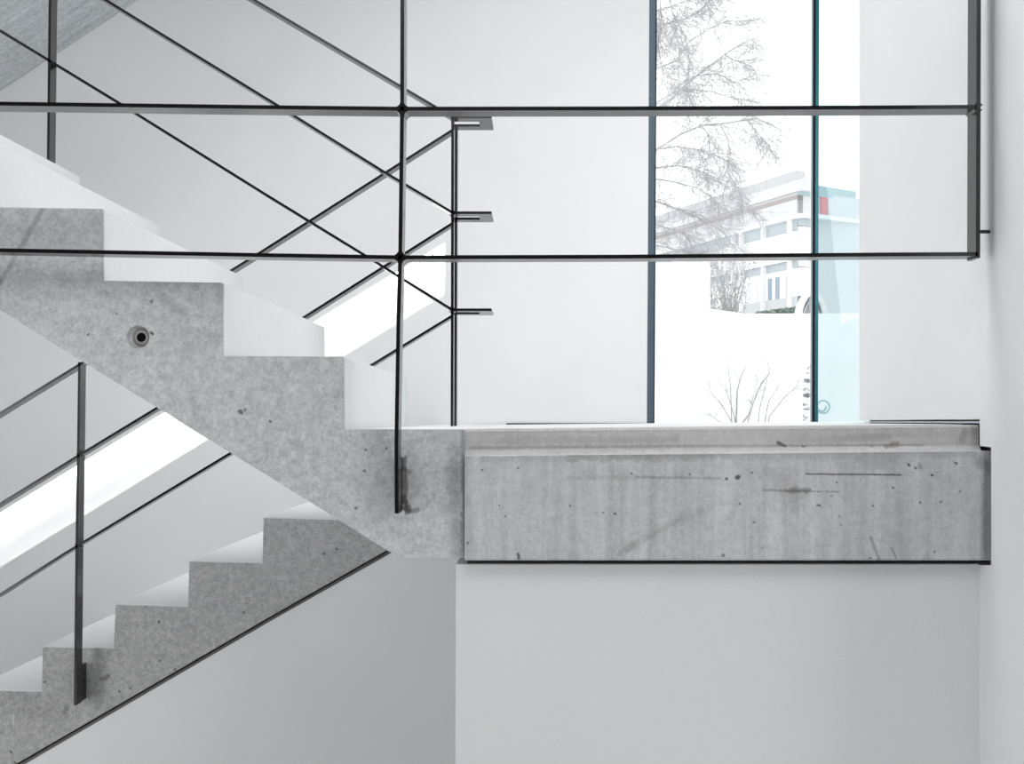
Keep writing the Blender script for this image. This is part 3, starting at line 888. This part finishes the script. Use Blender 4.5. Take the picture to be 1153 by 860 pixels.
# --- office building ---------------------------------------------------------
CP, CY = 898.0, 24.0
def fz(yc): return (VY - yc) * CY / F + EYE
def fac(px):    # long facade receding towards the slate frame
    Y = CY * (CP - 35) / (px - 35)
    return Vector(((px - VX) * Y / F, Y, 0))
def facr(px):   # short facade on the other side of the corner
    Y = CY * (2650 - CP) / (2650 - px)
    return Vector(((px - VX) * Y / F, Y, 0))
n1 = (fac(745) - fac(CP)).normalized(); NL = Vector((-n1.y, n1.x, 0))
if NL.y > 0: NL = -NL
n2 = (facr(970) - facr(CP)).normalized(); NR = Vector((n2.y, -n2.x, 0))
if NR.y > 0: NR = -NR
def add_slab(bm, a, b_, nrm, out, inn, z0, z1):
    vs = [bm.verts.new(Vector((p.x, p.y, z)) + nrm * o) for z in (z0, z1) for (p, o) in ((a, out), (b_, out), (b_, -inn), (a, -inn))]
    for idx in ((0, 1, 2, 3), (4, 5, 6, 7), (0, 1, 5, 4), (1, 2, 6, 5), (2, 3, 7, 6), (3, 0, 4, 7)):
        bm.faces.new([vs[i] for i in idx])
bld = thing('office_building', 'pale flat-roofed office building with long window bands far outside the window', 'building', (6.5, 27, GZ))
bld_parts = {}
def bslab(name, px0, px1, y0, y1, out, mat, right=False, inn=0.15):
    f = facr if right else fac
    out = out * (0.5 if right else 0.14)
    bm = bmesh.new()
    add_slab(bm, f(px0), f(px1), NR if right else NL, out, inn, fz(y1), fz(y0))
    return link_mesh(name, bm, mat, bld)
bslab('wall', 690, 898, 216, 420, 0.0, M['bpale'], inn=3.0)
bslab('roof_storey', 690, 896, 191, 210, 0.0, M['bgrey'], inn=0.25)
bslab('roof_storey', 690, 905, 203, 216, 0.3, M['bpale'], inn=0.25)
bslab('roof_edge', 690, 903, 209, 215.5, 0.4, M['bwhite'], inn=0.3)
bslab('soffit_band', 690, 898, 219.5, 225, 0.30, M['bdark'])
bslab('parapet', 690, 898, 225, 242, 0.5, M['bpale'])
bslab('canopy', 690, 899, 240, 246, 0.65, M['bwhite'])
bslab('window_band', 690, 898, 246, 259, 0.12, M['bglass'])
bslab('spandrel', 690, 898, 260, 290, 0.35, M['bwhite'])
bslab('canopy', 690, 898, 288, 292.5, 0.75, M['bwhite'])
bslab('window_band', 690, 898, 293, 302, 0.12, M['bglass'])
bslab('spandrel', 690, 898, 302, 334, 0.2, M['bwhite'])
for px0, px1, m_ in ((866, 870.5, 'bblue'), (874, 879, 'bblue'), (886, 890.5, 'bglass'), (852, 856, 'bpale'), (843, 847, 'bpale'), (834, 837, 'bpale'), (858, 861, 'bpale')):
    bslab('window', px0, px1, 308, 333.5, 0.24, M[m_])
bslab('base_band', 690, 898, 333.5, 346, 0.3, M['bgrey'])
for px in (863, 892.5, 838, 829):
    bslab('column', px - 0.7, px + 0.9, 246, 352, 1.0, M['bwhite'], inn=0.1)
bslab('window_band', 898.3, 916, 246, 254, 0.1, M['bglass'], True, inn=0.02)
bslab('spandrel', 898.3, 918, 255, 289, 0.12, M['bwhite'], True, inn=0.02)
bslab('window_band', 898.3, 916, 293, 300, 0.1, M['bpale'], True, inn=0.02)
bslab('spandrel', 898.3, 918, 301, 333, 0.12, M['bwhite'], True, inn=0.02)
bslab('fascia', 898, 960, 207, 219, 0.2, M['bteal'], True, inn=0.02)
bslab('wall', 898.2, 975, 219, 420, 0.0, M['bpale'], True, inn=0.05)
bslab('panel', 929, 951, 220, 243, 0.15, M['bwhite'], True)
bslab('panel', 921, 928.5, 219, 244, 0.2, M['bred'], True)
bslab('canopy', 898.5, 958, 241, 245.5, 0.5, M['bwhite'], True)
bslab('panel', 921, 951, 248, 286, 0.1, M['bteal2'], True)
bslab('panel', 951, 975, 246, 330, 0.2, M['bwhite'], True)
bslab('panel', 921, 951, 288, 345, 0.1, M['bteal2'], True)

# ------------------------------------------------------------------ light
wd = bpy.data.worlds.new('overcast'); SC.world = wd
wd.use_nodes = True
nt = wd.node_tree
bg = nt.nodes['Background']
bg.inputs[0].default_value = (0.985, 0.995, 1.0, 1); bg.inputs[1].default_value = 1.7

def area(name, loc, target, sx, sy, power, col=(1, 1, 1)):
    l = bpy.data.lights.new(name, 'AREA'); l.shape = 'RECTANGLE'; l.size = sx; l.size_y = sy
    l.energy = power; l.color = col
    o = bpy.data.objects.new(name, l); COL.objects.link(o)
    o.location = loc
    d = (Vector(target) - Vector(loc)).normalized()
    o.rotation_euler = d.to_track_quat('-Z', 'Y').to_euler()
    return o
area('fill_landing', (-0.6, 3.1, CEIL - 0.05), (-0.6, 3.1, 0), 2.8, 1.3, 42, (1.0, 0.998, 0.99))  # unseen panel added to brighten risers, treads and landing
area('fill_stairwell', (-2.3, 3.0, CEIL - 0.05), (-1.6, 4.6, EYE - 0.4), 1.6, 1.4, 52, (1.0, 0.998, 0.99))  # added fill for the back wall and lower treads
area('fill_alcove', (1.88, 4.35, EYE + 0.8), (0.0, 4.35, EYE + 0.6), 1.4, 2.0, 28, (0.985, 0.995, 1.0))  # added area light in the unseen alcove, no opening built there
area('fill_hall', (0.0, -0.2, CEIL - 0.05), (-0.2, 0.4, 0), 4.5, 3.4, 124, (1.0, 0.997, 0.99))  # added overhead fill for surfaces facing the hall
area('fill_east', (XR - 0.05, -0.4, EYE + 0.2), (-1.2, 2.2, EYE - 0.4), 2.6, 2.6, 44, (1.0, 0.997, 0.99))  # added side fill, the east wall has no window
area('fill_west', (XL + 0.05, 2.3, EYE - 0.3), (0.3, 3.3, EYE - 0.7), 2.6, 2.2, 41, (1.0, 0.997, 0.99))  # added low fill for the lower flight and the wall beneath

# ------------------------------------------------------------------ camera, view
cam = bpy.data.cameras.new('camera')
co = bpy.data.objects.new('camera', cam); COL.objects.link(co)
co.location = (0, 0, EYE); co.rotation_euler = (math.pi / 2, 0, 0)
cam.sensor_fit = 'HORIZONTAL'; cam.sensor_width = 36.0
cam.lens = F / 1153 * 36.0
cam.shift_x = -(VX - 576.5) / 1153
cam.shift_y = (VY - 430.0) / 1153
cam.clip_start = 0.05; cam.clip_end = 200
SC.camera = co
vs_ = SC.view_settings
vs_.view_transform = 'Standard'; vs_.look = 'None'; vs_.gamma = 1.0; vs_.exposure = 0.0; vs_.use_curve_mapping = False
SC.cycles.max_bounces = 10; SC.cycles.diffuse_bounces = 6; SC.cycles.transparent_max_bounces = 12
